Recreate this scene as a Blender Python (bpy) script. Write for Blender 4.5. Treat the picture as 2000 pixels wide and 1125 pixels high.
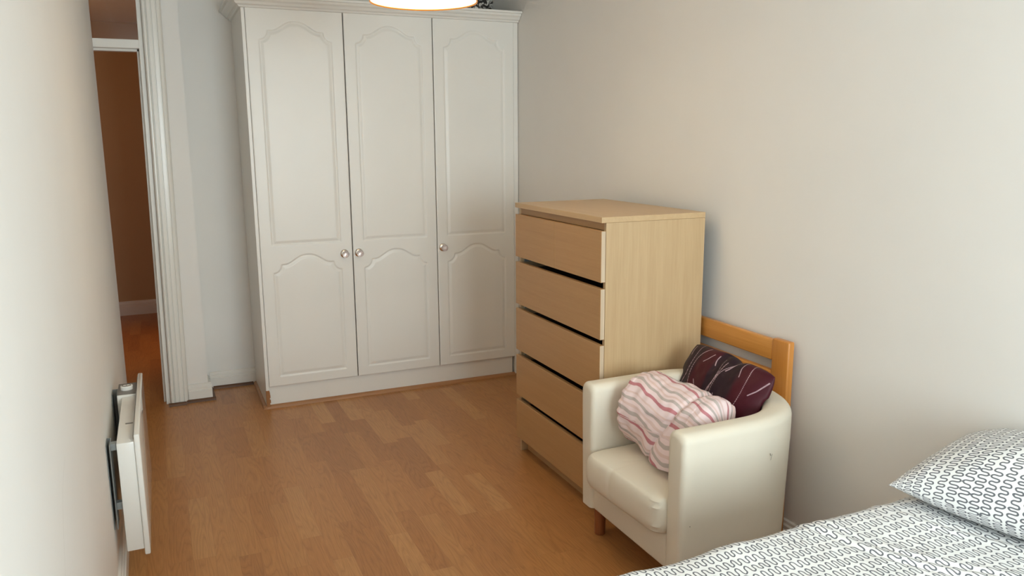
import bpy, bmesh, math, random
import numpy as np
from mathutils import Vector, Matrix, noise, kdtree

random.seed(7)
rng = np.random.RandomState(11)
S = bpy.context.scene
for o in list(bpy.data.objects):
    bpy.data.objects.remove(o)
C = S.collection
PI = math.pi

# ------------------------------------------------------------------ camera
CAM = (-1.67523, -0.27072, 1.523)
YAW, PITCH, ROLL, FPX = 0.41824, 0.18744, -0.00637, 1540.207
fw = Vector((math.sin(YAW) * math.cos(PITCH), math.cos(YAW) * math.cos(PITCH), -math.sin(PITCH)))
r0 = Vector((math.cos(YAW), -math.sin(YAW), 0))
u0 = r0.cross(fw)
rt = r0 * math.cos(ROLL) + u0 * math.sin(ROLL)
up = -r0 * math.sin(ROLL) + u0 * math.cos(ROLL)
cd = bpy.data.cameras.new('camera')
cd.sensor_fit = 'HORIZONTAL'
cd.sensor_width = 36.0
cd.lens = FPX * 36.0 / 2000.0
cd.clip_start = 0.02
cam = bpy.data.objects.new('camera', cd)
C.objects.link(cam)
M3 = Matrix((rt, up, -fw)).transposed()
cam.matrix_world = Matrix.Translation(CAM) @ M3.to_4x4()
S.camera = cam

# ------------------------------------------------------------------ world, light, exposure
S.view_settings.view_transform = 'Standard'
S.view_settings.look = 'None'
S.view_settings.gamma = 1.0
S.view_settings.use_curve_mapping = False
S.view_settings.exposure = 0.22
S.cycles.max_bounces = 16
S.cycles.diffuse_bounces = 10
w = bpy.data.worlds.new('world')
S.world = w
w.use_nodes = True
w.node_tree.nodes['Background'].inputs[0].default_value = (0.80, 0.92, 1.0, 1)
w.node_tree.nodes['Background'].inputs[1].default_value = 1.0


def area_light(name, loc, rot, sx, sy, power, col, spread=PI):
    d = bpy.data.lights.new(name, 'AREA')
    d.shape = 'RECTANGLE'
    d.size, d.size_y = sx, sy
    d.energy = power
    d.color = col
    d.spread = spread
    o = bpy.data.objects.new(name, d)
    o.location = loc
    o.rotation_euler = rot
    C.objects.link(o)
    return o


# daylight through the window in the rear wall, behind the photographer
area_light('window_daylight', (-0.50, -2.02, 1.45), (PI / 2, 0, 0), 1.5, 1.35, 86.0, (0.835, 0.965, 1.0))
# lit room on the far side of the corridor doorway
area_light('corridor_room_light', (-0.72, 6.0, 1.9), (0, math.radians(52), 0), 0.5, 0.7, 9.0, (1.0, 0.46, 0.16))
hall = bpy.data.lights.new('corridor_lamp_light', 'POINT')
hall.energy = 2.3
hall.color = (1.0, 0.52, 0.15)
hall.shadow_soft_size = 0.1
ho = bpy.data.objects.new('corridor_lamp_light', hall)
ho.location = (-2.62, 6.2, 2.2)
C.objects.link(ho)


# ------------------------------------------------------------------ material helpers
def new_mat(name):
    m = bpy.data.materials.new(name)
    m.use_nodes = True
    nt = m.node_tree
    return m, nt, nt.nodes['Principled BSDF']


def N(nt, kind, **kw):
    n = nt.nodes.new(kind)
    for k, v in kw.items():
        if k in ('operation', 'blend_type', 'data_type', 'attribute_name', 'wave_type', 'bands_direction',
                 'noise_dimensions', 'feature', 'interpolation_type', 'rings_direction', 'voronoi_dimensions'):
            setattr(n, k, v)
    return n


def val(nt, sock, v):
    if hasattr(v, 'default_value') or hasattr(v, 'is_output'):
        nt.links.new(v, sock)
    else:
        sock.default_value = v


def mth(nt, op, a, b=0.0, c=0.0):
    n = N(nt, 'ShaderNodeMath', operation=op)
    val(nt, n.inputs[0], a)
    val(nt, n.inputs[1], b)
    val(nt, n.inputs[2], c)
    return n.outputs[0]


def ramp(nt, fac, stops, interp='LINEAR'):
    n = nt.nodes.new('ShaderNodeValToRGB')
    cr = n.color_ramp
    cr.interpolation = interp
    while len(cr.elements) < len(stops):
        cr.elements.new(0.5)
    for e, (p, c) in zip(cr.elements, stops):
        e.position = p
        e.color = tuple(c) + (1,) if len(c) == 3 else c
    nt.links.new(fac, n.inputs[0])
    return n.outputs[0]


def mixc(nt, fac, a, b, mode='MIX'):
    n = nt.nodes.new('ShaderNodeMix')
    n.data_type = 'RGBA'
    n.blend_type = mode
    val(nt, n.inputs[0], fac)
    for s, v in ((n.inputs[6], a), (n.inputs[7], b)):
        if isinstance(v, tuple):
            s.default_value = v + (1,) if len(v) == 3 else v
        else:
            nt.links.new(v, s)
    return n.outputs[2]


def objco(nt, scale=(1, 1, 1), rot=(0, 0, 0)):
    tc = nt.nodes.new('ShaderNodeTexCoord')
    mp = nt.nodes.new('ShaderNodeMapping')
    mp.inputs['Scale'].default_value = scale
    mp.inputs['Rotation'].default_value = rot
    nt.links.new(tc.outputs['Object'], mp.inputs[0])
    return mp.outputs[0]


def noise_tex(nt, co, scale, detail=3.0, rough=0.5, dist=0.0):
    n = nt.nodes.new('ShaderNodeTexNoise')
    n.inputs['Scale'].default_value = scale
    n.inputs['Detail'].default_value = detail
    n.inputs['Roughness'].default_value = rough
    n.inputs['Distortion'].default_value = dist
    nt.links.new(co, n.inputs['Vector'])
    return n.outputs[0]


def bump(nt, b, h, strength, dist):
    n = nt.nodes.new('ShaderNodeBump')
    n.inputs['Strength'].default_value = strength
    n.inputs['Distance'].default_value = dist
    nt.links.new(h, n.inputs['Height'])
    nt.links.new(n.outputs[0], b.inputs['Normal'])


def srgb(r, g, b):
    f = lambda c: (c / 255 / 12.92) if c / 255 <= 0.04045 else ((c / 255 + 0.055) / 1.055) ** 2.4
    return (f(r), f(g), f(b))


def paint(name, col, rough=0.5, spread=0.03, bscale=60.0, bstr=0.05, spec=0.5):
    m, nt, b = new_mat(name)
    co = objco(nt)
    n = noise_tex(nt, co, 3.0, 4.0)
    a = tuple(max(0, c * (1 - spread)) for c in col)
    d = tuple(min(1, c * (1 + spread)) for c in col)
    nt.links.new(ramp(nt, n, [(0.3, a), (0.7, d)]), b.inputs['Base Color'])
    b.inputs['Roughness'].default_value = rough
    b.inputs['Specular IOR Level'].default_value = spec
    bump(nt, b, noise_tex(nt, co, bscale, 3.0), bstr, 0.004)
    return m


def wood(name, base, dark, axis='Z', rough=0.42, fine=1.0, contrast=1.0):
    """straight veneer grain running along the given axis"""
    m, nt, b = new_mat(name)
    k = {'X': (0.8, 22, 22), 'Y': (22, 0.8, 22), 'Z': (22, 22, 0.8)}[axis]
    co = objco(nt, tuple(v * fine for v in k))
    n1 = noise_tex(nt, co, 2.2, 4.0, 0.6, 0.6)
    n2 = noise_tex(nt, objco(nt, tuple(v * 4.5 * fine for v in k)), 2.6, 2.0, 0.5)
    f = mth(nt, 'ADD', mth(nt, 'MULTIPLY', n1, 0.65), mth(nt, 'MULTIPLY', n2, 0.35))
    lo = 0.5 - 0.2 / contrast
    nt.links.new(ramp(nt, f, [(lo, dark), (0.5 + 0.16 / contrast, base)]), b.inputs['Base Color'])
    b.inputs['Roughness'].default_value = rough
    bump(nt, b, n2, 0.04, 0.002)
    return m


M = {}
M['wall'] = paint('wall_paint', (0.765, 0.755, 0.73), 0.55, 0.012, 90, 0.05, 0.3)
M['corridor'] = paint('corridor_paint', (0.50, 0.345, 0.19), 0.5, 0.012, 90, 0.05, 0.3)
M['ceiling'] = paint('ceiling_paint', (0.80, 0.79, 0.77), 0.7, 0.01, 70, 0.05, 0.3)
M['gloss'] = paint('white_gloss_paint', (0.75, 0.735, 0.69), 0.26, 0.02, 45, 0.06)
M['robe'] = paint('wardrobe_white', (0.755, 0.74, 0.70), 0.36, 0.015, 30, 0.02)
M['chip'] = paint('bare_chipboard', srgb(150, 105, 66), 0.8, 0.25, 120, 0.4)
M['heater'] = paint('heater_enamel', (0.76, 0.75, 0.71), 0.2, 0.01, 40, 0.01)
M['heater_front'] = paint('heater_gloss_front', (0.76, 0.75, 0.71), 0.06, 0.01, 20, 0.0)
M['heater_grey'] = paint('heater_grey', srgb(120, 116, 112), 0.45, 0.04)
M['steel'] = paint('bracket_steel', srgb(150, 156, 156), 0.4, 0.05)
M['steel'].node_tree.nodes['Principled BSDF'].inputs['Metallic'].default_value = 0.6
M['dark'] = paint('dark_mark', srgb(50, 46, 44), 0.6, 0.1)
M['birch_z'] = wood('birch_veneer_upright', srgb(193, 165, 127), srgb(181, 152, 114), 'Z', 0.38)
M['birch_y_shaded'] = wood('birch_veneer_along_shaded', srgb(181, 142, 97), srgb(171, 132, 87), 'Y', 0.42)  # shaded copy of the birch: front-side shade painted in as darker, more orange veneer
M['birch_top'] = wood('birch_veneer_top', srgb(196, 167, 128), srgb(186, 156, 117), 'Y', 0.38)
M['birch_edge'] = wood('birch_edge_band', srgb(205, 186, 160), srgb(188, 166, 140), 'Z', 0.45)
M['chest_dark'] = paint('drawer_box_dark', srgb(72, 62, 54), 0.7, 0.1)
M['pine'] = wood('orange_lacquered_beech', srgb(204, 142, 72), srgb(186, 122, 54), 'Y', 0.3, 0.6)
M['pine_z'] = wood('orange_lacquered_beech_upright', srgb(203, 139, 69), srgb(184, 119, 52), 'Z', 0.3, 0.6)
M['leg'] = wood('stained_leg', srgb(160, 98, 58), srgb(134, 76, 42), 'Z', 0.35)
M['bead'] = wood('brown_beading', srgb(176, 128, 86), srgb(150, 104, 66), 'X', 0.45)
M['bead_dark'] = wood('dark_beading', srgb(104, 70, 46), srgb(76, 48, 30), 'X', 0.5)


def leather(name, col):
    m, nt, b = new_mat(name)
    co = objco(nt)
    n = noise_tex(nt, co, 2.5, 5.0, 0.6)
    a = tuple(c * 0.955 for c in col)
    base = ramp(nt, n, [(0.3, a), (0.65, col)])
    sp = noise_tex(nt, co, 26.0, 2.0, 0.5)
    spots = ramp(nt, sp, [(0.80, (0, 0, 0)), (0.84, (1, 1, 1))])
    nt.links.new(mixc(nt, spots, base, tuple(c * 0.62 for c in col)), b.inputs['Base Color'])
    b.inputs['Roughness'].default_value = 0.55
    v = nt.nodes.new('ShaderNodeTexVoronoi')
    v.inputs['Scale'].default_value = 420
    nt.links.new(co, v.inputs['Vector'])
    bump(nt, b, v.outputs[0], 0.05, 0.002)
    return m


M['leather'] = leather('cream_leatherette', (0.72, 0.665, 0.555))


def floor_mat():
    m, nt, b = new_mat('oak_laminate')
    tc = nt.nodes.new('ShaderNodeTexCoord')
    sp = nt.nodes.new('ShaderNodeSeparateXYZ')
    nt.links.new(tc.outputs['Object'], sp.inputs[0])
    x, y = sp.outputs[0], sp.outputs[1]
    W, L = 0.078, 0.44
    u = mth(nt, 'DIVIDE', mth(nt, 'ADD', x, 20.0), W)
    row = mth(nt, 'FLOOR', u)
    fu = mth(nt, 'FRACT', u)
    wn = nt.nodes.new('ShaderNodeTexWhiteNoise')
    wn.noise_dimensions = '1D'
    nt.links.new(row, wn.inputs['W'])
    ro = wn.outputs['Value']
    vlen = mth(nt, 'ADD', 0.38, mth(nt, 'MULTIPLY', ro, 0.3))
    v = mth(nt, 'ADD', mth(nt, 'DIVIDE', mth(nt, 'ADD', y, 20.0), vlen), mth(nt, 'MULTIPLY', ro, 37.0))
    cell = mth(nt, 'FLOOR', v)
    fv = mth(nt, 'FRACT', v)
    cb = nt.nodes.new('ShaderNodeCombineXYZ')
    nt.links.new(row, cb.inputs[0])
    nt.links.new(cell, cb.inputs[1])
    w2 = nt.nodes.new('ShaderNodeTexWhiteNoise')
    w2.noise_dimensions = '2D'
    nt.links.new(cb.outputs[0], w2.inputs['Vector'])
    tone = w2.outputs['Value']
    # cathedral grain: distorted rings, shifted for each strip
    cx = nt.nodes.new('ShaderNodeCombineXYZ')
    nt.links.new(mth(nt, 'ADD', mth(nt, 'MULTIPLY', fu, 0.078), mth(nt, 'MULTIPLY', tone, 9.0)), cx.inputs[0])
    nt.links.new(mth(nt, 'MULTIPLY', y, 0.085), cx.inputs[1])
    nt.links.new(mth(nt, 'MULTIPLY', tone, 31.0), cx.inputs[2])
    big = nt.nodes.new('ShaderNodeTexNoise')
    big.inputs['Scale'].default_value = 17.0
    big.inputs['Detail'].default_value = 1.5
    big.inputs['Roughness'].default_value = 0.45
    nt.links.new(cx.outputs[0], big.inputs['Vector'])
    rings = mth(nt, 'FRACT', mth(nt, 'MULTIPLY', big.outputs[0], 15.0))
    ringl = mth(nt, 'ABSOLUTE', mth(nt, 'SUBTRACT', rings, 0.5))          # 0..0.5
    fine = nt.nodes.new('ShaderNodeTexNoise')
    fine.inputs['Scale'].default_value = 1.0
    fine.inputs['Detail'].default_value = 3.0
    mp = nt.nodes.new('ShaderNodeMapping')
    mp.inputs['Scale'].default_value = (420, 14, 1)
    nt.links.new(tc.outputs['Object'], mp.inputs[0])
    nt.links.new(mp.outputs[0], fine.inputs['Vector'])
    basec = ramp(nt, tone, [(0.0, srgb(166, 114, 67)), (0.3, srgb(176, 123, 73)), (0.75, srgb(180, 128, 77)), (1.0, srgb(188, 139, 88))])
    g1 = ramp(nt, ringl, [(0.0, (0.72, 0.67, 0.62)), (0.14, (0.93, 0.92, 0.90)), (0.40, (1.02, 1.02, 1.0)), (0.5, (1.10, 1.11, 1.12))])
    g2 = ramp(nt, fine.outputs[0], [(0.3, (0.84, 0.81, 0.78)), (0.62, (1.03, 1.03, 1.03))])
    col = mixc(nt, 0.55, basec, g1, 'MULTIPLY')
    col = mixc(nt, 0.8, col, g2, 'MULTIPLY')
    # hairline joints
    e1 = mth(nt, 'LESS_THAN', fu, 0.012)
    e2 = mth(nt, 'LESS_THAN', mth(nt, 'MULTIPLY', fv, vlen), 0.0012)
    e = mth(nt, 'MAXIMUM', e1, e2)
    col = mixc(nt, mth(nt, 'MULTIPLY', e, 0.3), col, (0.16, 0.09, 0.045))
    nt.links.new(col, b.inputs['Base Color'])
    b.inputs['Roughness'].default_value = 0.36
    b.inputs['Specular IOR Level'].default_value = 0.4
    bump(nt, b, fine.outputs[0], 0.03, 0.002)
    return m


M['floor'] = floor_mat()


def cloth_bump(nt, b, strength=0.15):
    co = objco(nt)
    n = noise_tex(nt, co, 700.0, 1.0)
    bump(nt, b, n, strength, 0.001)


def attr(nt, name):
    a = nt.nodes.new('ShaderNodeAttribute')
    a.attribute_name = name
    return a


def squiggle_mat():
    m, nt, b = new_mat('squiggle_print_cotton')
    a = attr(nt, 'squiggle').outputs['Fac']
    d = mth(nt, 'ABSOLUTE', a)
    col = ramp(nt, mth(nt, 'MULTIPLY', d, 100.0), [(0.145, srgb(104, 106, 112)), (0.20, (0.78, 0.79, 0.79))])
    nt.links.new(col, b.inputs['Base Color'])
    b.inputs['Roughness'].default_value = 0.85
    b.inputs['Specular IOR Level'].default_value = 0.2
    cloth_bump(nt, b)
    return m


M['squiggle'] = squiggle_mat()


def burgundy_mat():
    m, nt, b = new_mat('burgundy_taffeta')
    u = attr(nt, 'pu').outputs['Fac']
    line = attr(nt, 'embroidery').outputs['Fac']
    n = noise_tex(nt, objco(nt), 9.0, 2.0)
    uu = mth(nt, 'ADD', u, mth(nt, 'MULTIPLY', mth(nt, 'SUBTRACT', n, 0.5), 0.06))
    dk, bg = srgb(38, 20, 30), srgb(66, 14, 27)
    base = ramp(nt, uu, [(0.0, dk), (0.21, dk), (0.25, bg), (0.40, bg), (0.43, dk), (0.70, dk), (0.75, bg), (1.0, bg)])
    f = ramp(nt, mth(nt, 'MULTIPLY', line, 100.0), [(0.14, (1, 1, 1)), (0.26, (0, 0, 0))])
    br = noise_tex(nt, objco(nt), 60.0, 1.0)
    f2 = mth(nt, 'MULTIPLY', f, ramp(nt, br, [(0.3, (0.75, 0.75, 0.75)), (0.6, (1, 1, 1))]))
    nt.links.new(mixc(nt, f2, base, srgb(176, 150, 158)), b.inputs['Base Color'])
    b.inputs['Roughness'].default_value = 0.5
    b.inputs['Specular IOR Level'].default_value = 0.25
    cloth_bump(nt, b, 0.1)
    return m


M['burgundy'] = burgundy_mat()


def stripes_mat():
    m, nt, b = new_mat('pink_striped_cotton')
    s = attr(nt, 'stripe').outputs['Fac']
    n = noise_tex(nt, objco(nt), 14.0, 2.0)
    ss = mth(nt, 'ADD', s, mth(nt, 'MULTIPLY', mth(nt, 'SUBTRACT', n, 0.5), 0.16))
    t = mth(nt, 'FRACT', ss)
    P, R, G, T = srgb(222, 202, 202), srgb(184, 122, 128), srgb(180, 168, 163), srgb(212, 186, 180)
    st = [(0.0, P), (0.09, P), (0.10, R), (0.19, R), (0.20, P), (0.32, P), (0.33, G), (0.42, G), (0.43, P),
          (0.50, P), (0.51, T), (0.57, T), (0.58, P), (0.66, P), (0.67, G), (0.75, G), (0.76, P), (0.86, P), (0.87, T), (0.92, T), (0.93, P)]
    nt.links.new(ramp(nt, t, st), b.inputs['Base Color'])
    b.inputs['Roughness'].default_value = 0.8
    b.inputs['Specular IOR Level'].default_value = 0.2
    cloth_bump(nt, b)
    return m


M['stripes'] = stripes_mat()


def glass_mat(name, alpha_mix=0.9):
    m, nt, b = new_mat(name)
    out = nt.nodes['Material Output']
    tr = nt.nodes.new('ShaderNodeBsdfTransparent')
    gl = nt.nodes.new('ShaderNodeBsdfGlossy')
    gl.inputs['Roughness'].default_value = 0.02
    fr = nt.nodes.new('ShaderNodeFresnel')
    fr.inputs[0].default_value = 1.5
    mx = nt.nodes.new('ShaderNodeMixShader')
    nt.links.new(fr.outputs[0], mx.inputs[0])
    nt.links.new(tr.outputs[0], mx.inputs[1])
    nt.links.new(gl.outputs[0], mx.inputs[2])
    nt.links.new(mx.outputs[0], out.inputs[0])
    return m


M['glass'] = glass_mat('clear_glass')
m, nt, b = new_mat('crystal_knob')
b.inputs['Base Color'].default_value = (0.82, 0.74, 0.73, 1)
b.inputs['Transmission Weight'].default_value = 0.6
b.inputs['Roughness'].default_value = 0.12
b.inputs['IOR'].default_value = 1.5
M['crystal'] = m
m, nt, b = new_mat('polished_chrome')
b.inputs['Base Color'].default_value = (0.78, 0.72, 0.66, 1)
b.inputs['Metallic'].default_value = 1.0
b.inputs['Roughness'].default_value = 0.15
M['chrome'] = m


def emit(name, col, strength):
    m, nt, b = new_mat(name)
    b.inputs['Base Color'].default_value = (0.9, 0.85, 0.75, 1)
    b.inputs['Emission Color'].default_value = tuple(col) + (1,)
    b.inputs['Emission Strength'].default_value = strength
    return m


M['diffuser'] = emit('lit_diffuser', (1.0, 0.78, 0.50), 9.0)
M['shade'] = emit('lit_shade_fabric', (1.0, 0.62, 0.28), 0.7)
M['rim'] = paint('shade_rim_copper', srgb(196, 128, 52), 0.4, 0.05)


def bag_mat():
    m, nt, b = new_mat('black_white_print')
    n = noise_tex(nt, objco(nt), 26.0, 3.0, 0.6, 1.2)
    nt.links.new(ramp(nt, n, [(0.50, srgb(36, 34, 34)), (0.545, srgb(205, 205, 200))]), b.inputs['Base Color'])
    b.inputs['Roughness'].default_value = 0.4
    return m


M['bag'] = bag_mat()
M['white_cloth'] = paint('white_cloth', (0.75, 0.75, 0.74), 0.8, 0.02)


# ------------------------------------------------------------------ object helpers
def empty(name, loc, label=None, cat=None, group=None):
    o = bpy.data.objects.new(name, None)
    o.empty_display_size = 0.1
    o.location = loc
    C.objects.link(o)
    if label:
        tag(o, label, cat, group)
    return o


def tag(o, label, cat, group=None):
    o['label'] = label
    o['category'] = cat
    if group:
        o['group'] = group
    return o


def world_loc(o):
    v = Vector((0, 0, 0))
    while o is not None:
        v += o.location
        o = o.parent
    return v


def link(name, me, mats, parent=None, smooth=False, origin=None):
    """me in world coordinates; the object origin goes to the parent's base (or to `origin`)"""
    o = bpy.data.objects.new(name, me)
    C.objects.link(o)
    for mm in (mats if isinstance(mats, (list, tuple)) else [mats]):
        me.materials.append(mm)
    base = Vector(origin) if origin is not None else (world_loc(parent) if parent else Vector((0, 0, 0)))
    me.transform(Matrix.Translation(-base))
    if parent:
        o.parent = parent
        o.location = base - world_loc(parent)
    else:
        o.location = base
    if smooth:
        me.polygons.foreach_set('use_smooth', [True] * len(me.polygons))
        if smooth == 'auto':
            me.set_sharp_from_angle(angle=math.radians(35))
    me.update()
    return o


def bm_new():
    return bmesh.new()


def box(bm, x0, x1, y0, y1, z0, z1, bev=0.0, seg=2, mi=0):
    t = bmesh.new()
    bmesh.ops.create_cube(t, size=1.0)
    for v in t.verts:
        v.co = Vector((x0 + (v.co.x + .5) * (x1 - x0), y0 + (v.co.y + .5) * (y1 - y0), z0 + (v.co.z + .5) * (z1 - z0)))
    if bev > 0:
        bmesh.ops.bevel(t, geom=t.edges[:], offset=bev, segments=seg, profile=0.5, affect='EDGES')
    for f in t.faces:
        f.material_index = mi
    tm = bpy.data.meshes.new('tmp')
    t.to_mesh(tm)
    t.free()
    bm.from_mesh(tm)
    bpy.data.meshes.remove(tm)


def prism(bm, pts, axis, a0, a1, mi=0):
    """extrude a closed 2D polygon along an axis. pts are (p,q) in the other two axes, in xyz order"""
    def mk(p, a):
        if axis == 'X':
            return (a, p[0], p[1])
        if axis == 'Y':
            return (p[0], a, p[1])
        return (p[0], p[1], a)
    A = [bm.verts.new(mk(p, a0)) for p in pts]
    B = [bm.verts.new(mk(p, a1)) for p in pts]
    n = len(pts)
    fs = [bm.faces.new(A), bm.faces.new(B[::-1])]
    for i in range(n):
        fs.append(bm.faces.new((A[i], B[i], B[(i + 1) % n], A[(i + 1) % n])))
    for f in fs:
        f.material_index = mi
    bmesh.ops.recalc_face_normals(bm, faces=fs)


def lathe(bm, prof, center, axis=(0, 0, 1), seg=32, mi=0, cap=True):
    """prof: list of (r, h) along the axis"""
    ax = Vector(axis).normalized()
    a = ax.orthogonal().normalized()
    b = ax.cross(a)
    c = Vector(center)
    rings = []
    for r, h in prof:
        rings.append([bm.verts.new(c + ax * h + (a * math.cos(2 * PI * k / seg) + b * math.sin(2 * PI * k / seg)) * max(r, 1e-5)) for k in range(seg)])
    fs = []
    for i in range(len(rings) - 1):
        for k in range(seg):
            fs.append(bm.faces.new((rings[i][k], rings[i][(k + 1) % seg], rings[i + 1][(k + 1) % seg], rings[i + 1][k])))
    if cap:
        fs.append(bm.faces.new(rings[0][::-1]))
        fs.append(bm.faces.new(rings[-1]))
    for f in fs:
        f.material_index = mi
    return fs


def tube(bm, pts, r, seg=8, mi=0):
    pts = [Vector(p) for p in pts]
    rings = []
    for i, p in enumerate(pts):
        t = (pts[min(i + 1, len(pts) - 1)] - pts[max(i - 1, 0)]).normalized()
        a = t.orthogonal().normalized()
        if rings:
            a = (pa - t * pa.dot(t)).normalized()
        pa = a
        bb = t.cross(a)
        rings.append([bm.verts.new(p + (a * math.cos(2 * PI * k / seg) + bb * math.sin(2 * PI * k / seg)) * r) for k in range(seg)])
    for i in range(len(rings) - 1):
        for k in range(seg):
            f = bm.faces.new((rings[i][k], rings[i][(k + 1) % seg], rings[i + 1][(k + 1) % seg], rings[i + 1][k]))
            f.material_index = mi
    bm.faces.new(rings[0][::-1]).material_index = mi
    bm.faces.new(rings[-1]).material_index = mi


def done(name, bm, mats, parent=None, smooth=False, origin=None):
    me = bpy.data.meshes.new(name)
    bm.to_mesh(me)
    bm.free()
    return link(name, me, mats, parent, smooth, origin)


def struct(name, bm, mats, smooth=False, parent=None):
    o = done(name, bm, mats, parent, smooth)
    if parent is None:
        o['kind'] = 'structure'
    return o


def grid_mesh(name, P, closed_u=False, closed_v=False):
    """P: (nu,nv,3) array -> mesh"""
    nu, nv, _ = P.shape
    idx = np.arange(nu * nv).reshape(nu, nv)
    i0 = idx if closed_u else idx[:-1]
    i1 = np.roll(idx, -1, 0) if closed_u else idx[1:]
    def cols(a):
        return (a, np.roll(a, -1, 1)) if closed_v else (a[:, :-1], a[:, 1:])
    a, d = cols(i0)
    b_, c = cols(i1)
    F = np.stack([a, b_, c, d], -1).reshape(-1, 4)
    me = bpy.data.meshes.new(name)
    me.vertices.add(nu * nv)
    me.vertices.foreach_set('co', P.reshape(-1).astype(np.float32))
    me.loops.add(F.size)
    me.loops.foreach_set('vertex_index', F.reshape(-1).astype(np.int32))
    me.polygons.add(len(F))
    me.polygons.foreach_set('loop_start', np.arange(0, F.size, 4, dtype=np.int32))
    me.update(calc_edges=True)
    me.validate()
    return me


def set_attr(me, name, arr):
    a = me.attributes.new(name, 'FLOAT', 'POINT')
    a.data.foreach_set('value', np.asarray(arr, np.float32).reshape(-1))


def fbm(x, y, z=0.0):
    return noise.noise(Vector((x, y, z)))


# ------------------------------------------------------------------ room shell
WALLR = 0.39
CEIL = 2.50
YREAR = -2.10
YDOOR = 4.60          # front face of the wall with the corridor doorway
YBACK = 4.82          # back of the recess that holds the wardrobe


def wl(y):            # left wall runs very slightly out of square
    return -1.905 - 0.0132 * (y - 2.6)


bm = bm_new()
box(bm, -3.2, 1.6, -2.3, 7.6, -0.06, 0.0)
struct('floor', bm, M['floor'])
bm = bm_new()
box(bm, -3.2, 1.6, -2.3, 7.6, CEIL, CEIL + 0.08)
struct('ceiling', bm, M['ceiling'])
bm = bm_new()
box(bm, WALLR, WALLR + 0.12, -2.24, YBACK + 0.12, 0, CEIL)
struct('wall_right', bm, M['wall'])

# left wall with a faint pencil-like scuff
bm = bm_new()
ya, yb = -2.24, 4.60
prism(bm, [(wl(ya), ya), (wl(yb), yb), (wl(yb) - 0.11, yb), (wl(ya) - 0.11, ya)], 'Z', 0, CEIL)
scuff = [(1.45, .905), (1.40, .892), (1.355, .872), (1.33, .85), (1.30, .815), (1.275, .78), (1.25, .74), (1.23, .70), (1.215, .66)]
for i in range(len(scuff) - 1):
    (y0, z0), (y1, z1) = scuff[i], scuff[i + 1]
    h = 0.0012 * (1 - i / 10)
    vs = [bm.verts.new((wl(y) + 0.0006, y + s * h, z)) for y, z, s in ((y0, z0, -1), (y0, z0, 1), (y1, z1, 1), (y1, z1, -1))]
    bm.faces.new(vs).material_index = 1
struct('wall_left', bm, [M['wall'], paint('wall_scuff', (0.52, 0.50, 0.47), 0.6)])

# rear wall (behind the photographer) with a window opening
bm = bm_new()
wx0, wx1, wz0, wz1 = -1.28, 0.28, 0.74, 2.16
box(bm, -2.0, WALLR, YREAR - 0.14, YREAR, 0, wz0)
box(bm, -2.0, WALLR, YREAR - 0.14, YREAR, wz1, CEIL)
box(bm, -2.0, wx0, YREAR - 0.14, YREAR, wz0, wz1)
box(bm, wx1, WALLR, YREAR - 0.14, YREAR, wz0, wz1)
struct('wall_rear', bm, M['wall'])
win = bm_new()
for a0, a1, c0, c1 in ((wx0, wx1, wz0, wz0 + .05), (wx0, wx1, wz1 - .05, wz1), (wx0, wx0 + .05, wz0 + .05, wz1 - .05), (wx1 - .05, wx1, wz0 + .05, wz1 - .05), (-.525, -.475, wz0 + .05, wz1 - .05)):
    box(win, a0, a1, YREAR - 0.12, YREAR - 0.06, c0, c1, 0.004)
wo = struct('window_1', win, M['gloss'])
bm = bm_new()
box(bm, wx0 + .05, wx1 - .05, YREAR - 0.092, YREAR - 0.088, wz0 + .05, wz1 - .05)
done('window_pane', bm, M['glass'], wo)
bm = bm_new()
box(bm, wx0 - .03, wx1 + .03, YREAR - 0.02, YREAR + 0.03, wz0 - .03, wz0 - .001, 0.005)
done('window_sill', bm, M['gloss'], wo)

# back wall of the recess and the short wall beside the doorway
bm = bm_new()
box(bm, -1.50, WALLR + .12, YBACK, YBACK + 0.12, 0, CEIL)
struct('wall_back', bm, M['wall'])
bm = bm_new()
prism(bm, [(-1.712, 0), (-1.50, 0), (-1.50, CEIL), (-1.712 + .0125 * CEIL, CEIL)], 'Y', YDOOR + .001, YBACK + 0.12)
box(bm, -2.9, -2.46, YDOOR, YDOOR + 0.14, 0, CEIL)
box(bm, -2.46, -1.682, YDOOR, YDOOR + 0.14, 2.44, CEIL)
struct('wall_doorway', bm, M['wall'])

# corridor beyond the doorway
YC = 7.385
bm = bm_new()
box(bm, -3.0, -1.2, YC, YC + 0.1, 0, CEIL)
struct('wall_corridor', bm, M['corridor'])
bm = bm_new()
box(bm, -3.1, -3.0, YDOOR, YC + .1, 0, CEIL)
box(bm, -3.0, -2.05, YDOOR, YDOOR + 0.001, 0, 0.002)
struct('wall_corridor_left', bm, M['corridor'])
bm = bm_new()
box(bm, -1.30, -1.20, YBACK + .12, 5.60, 0, CEIL)
box(bm, -1.30, -1.20, 6.42, YC, 0, CEIL)
box(bm, -1.30, -1.20, 5.60, 6.42, 2.02, CEIL)
struct('wall_corridor_right', bm, M['corridor'])
bm = bm_new()
box(bm, -0.45, -0.35, 5.0, 7.0, 0, CEIL)
struct('wall_far_room', bm, M['wall'])

# ---- skirting boards
def skirt_profile(h=0.105, t=0.02):
    return [(0, 0), (t, 0), (t, h * .62), (t * .72, h * .66), (t * .72, h * .80), (t * .45, h * .86), (t * .40, h * .96), (0, h)]


def skirt_x(bm, x0, x1, y, sign, h=0.105, t=0.02):
    prism(bm, [(y + sign * p, z) for p, z in skirt_profile(h, t)], 'X', x0, x1)


def skirt_y(bm, y0, y1, x, sign, h=0.105, t=0.02):
    prism(bm, [(x + sign * p, z) for p, z in skirt_profile(h, t)], 'Y', y0, y1)


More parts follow.
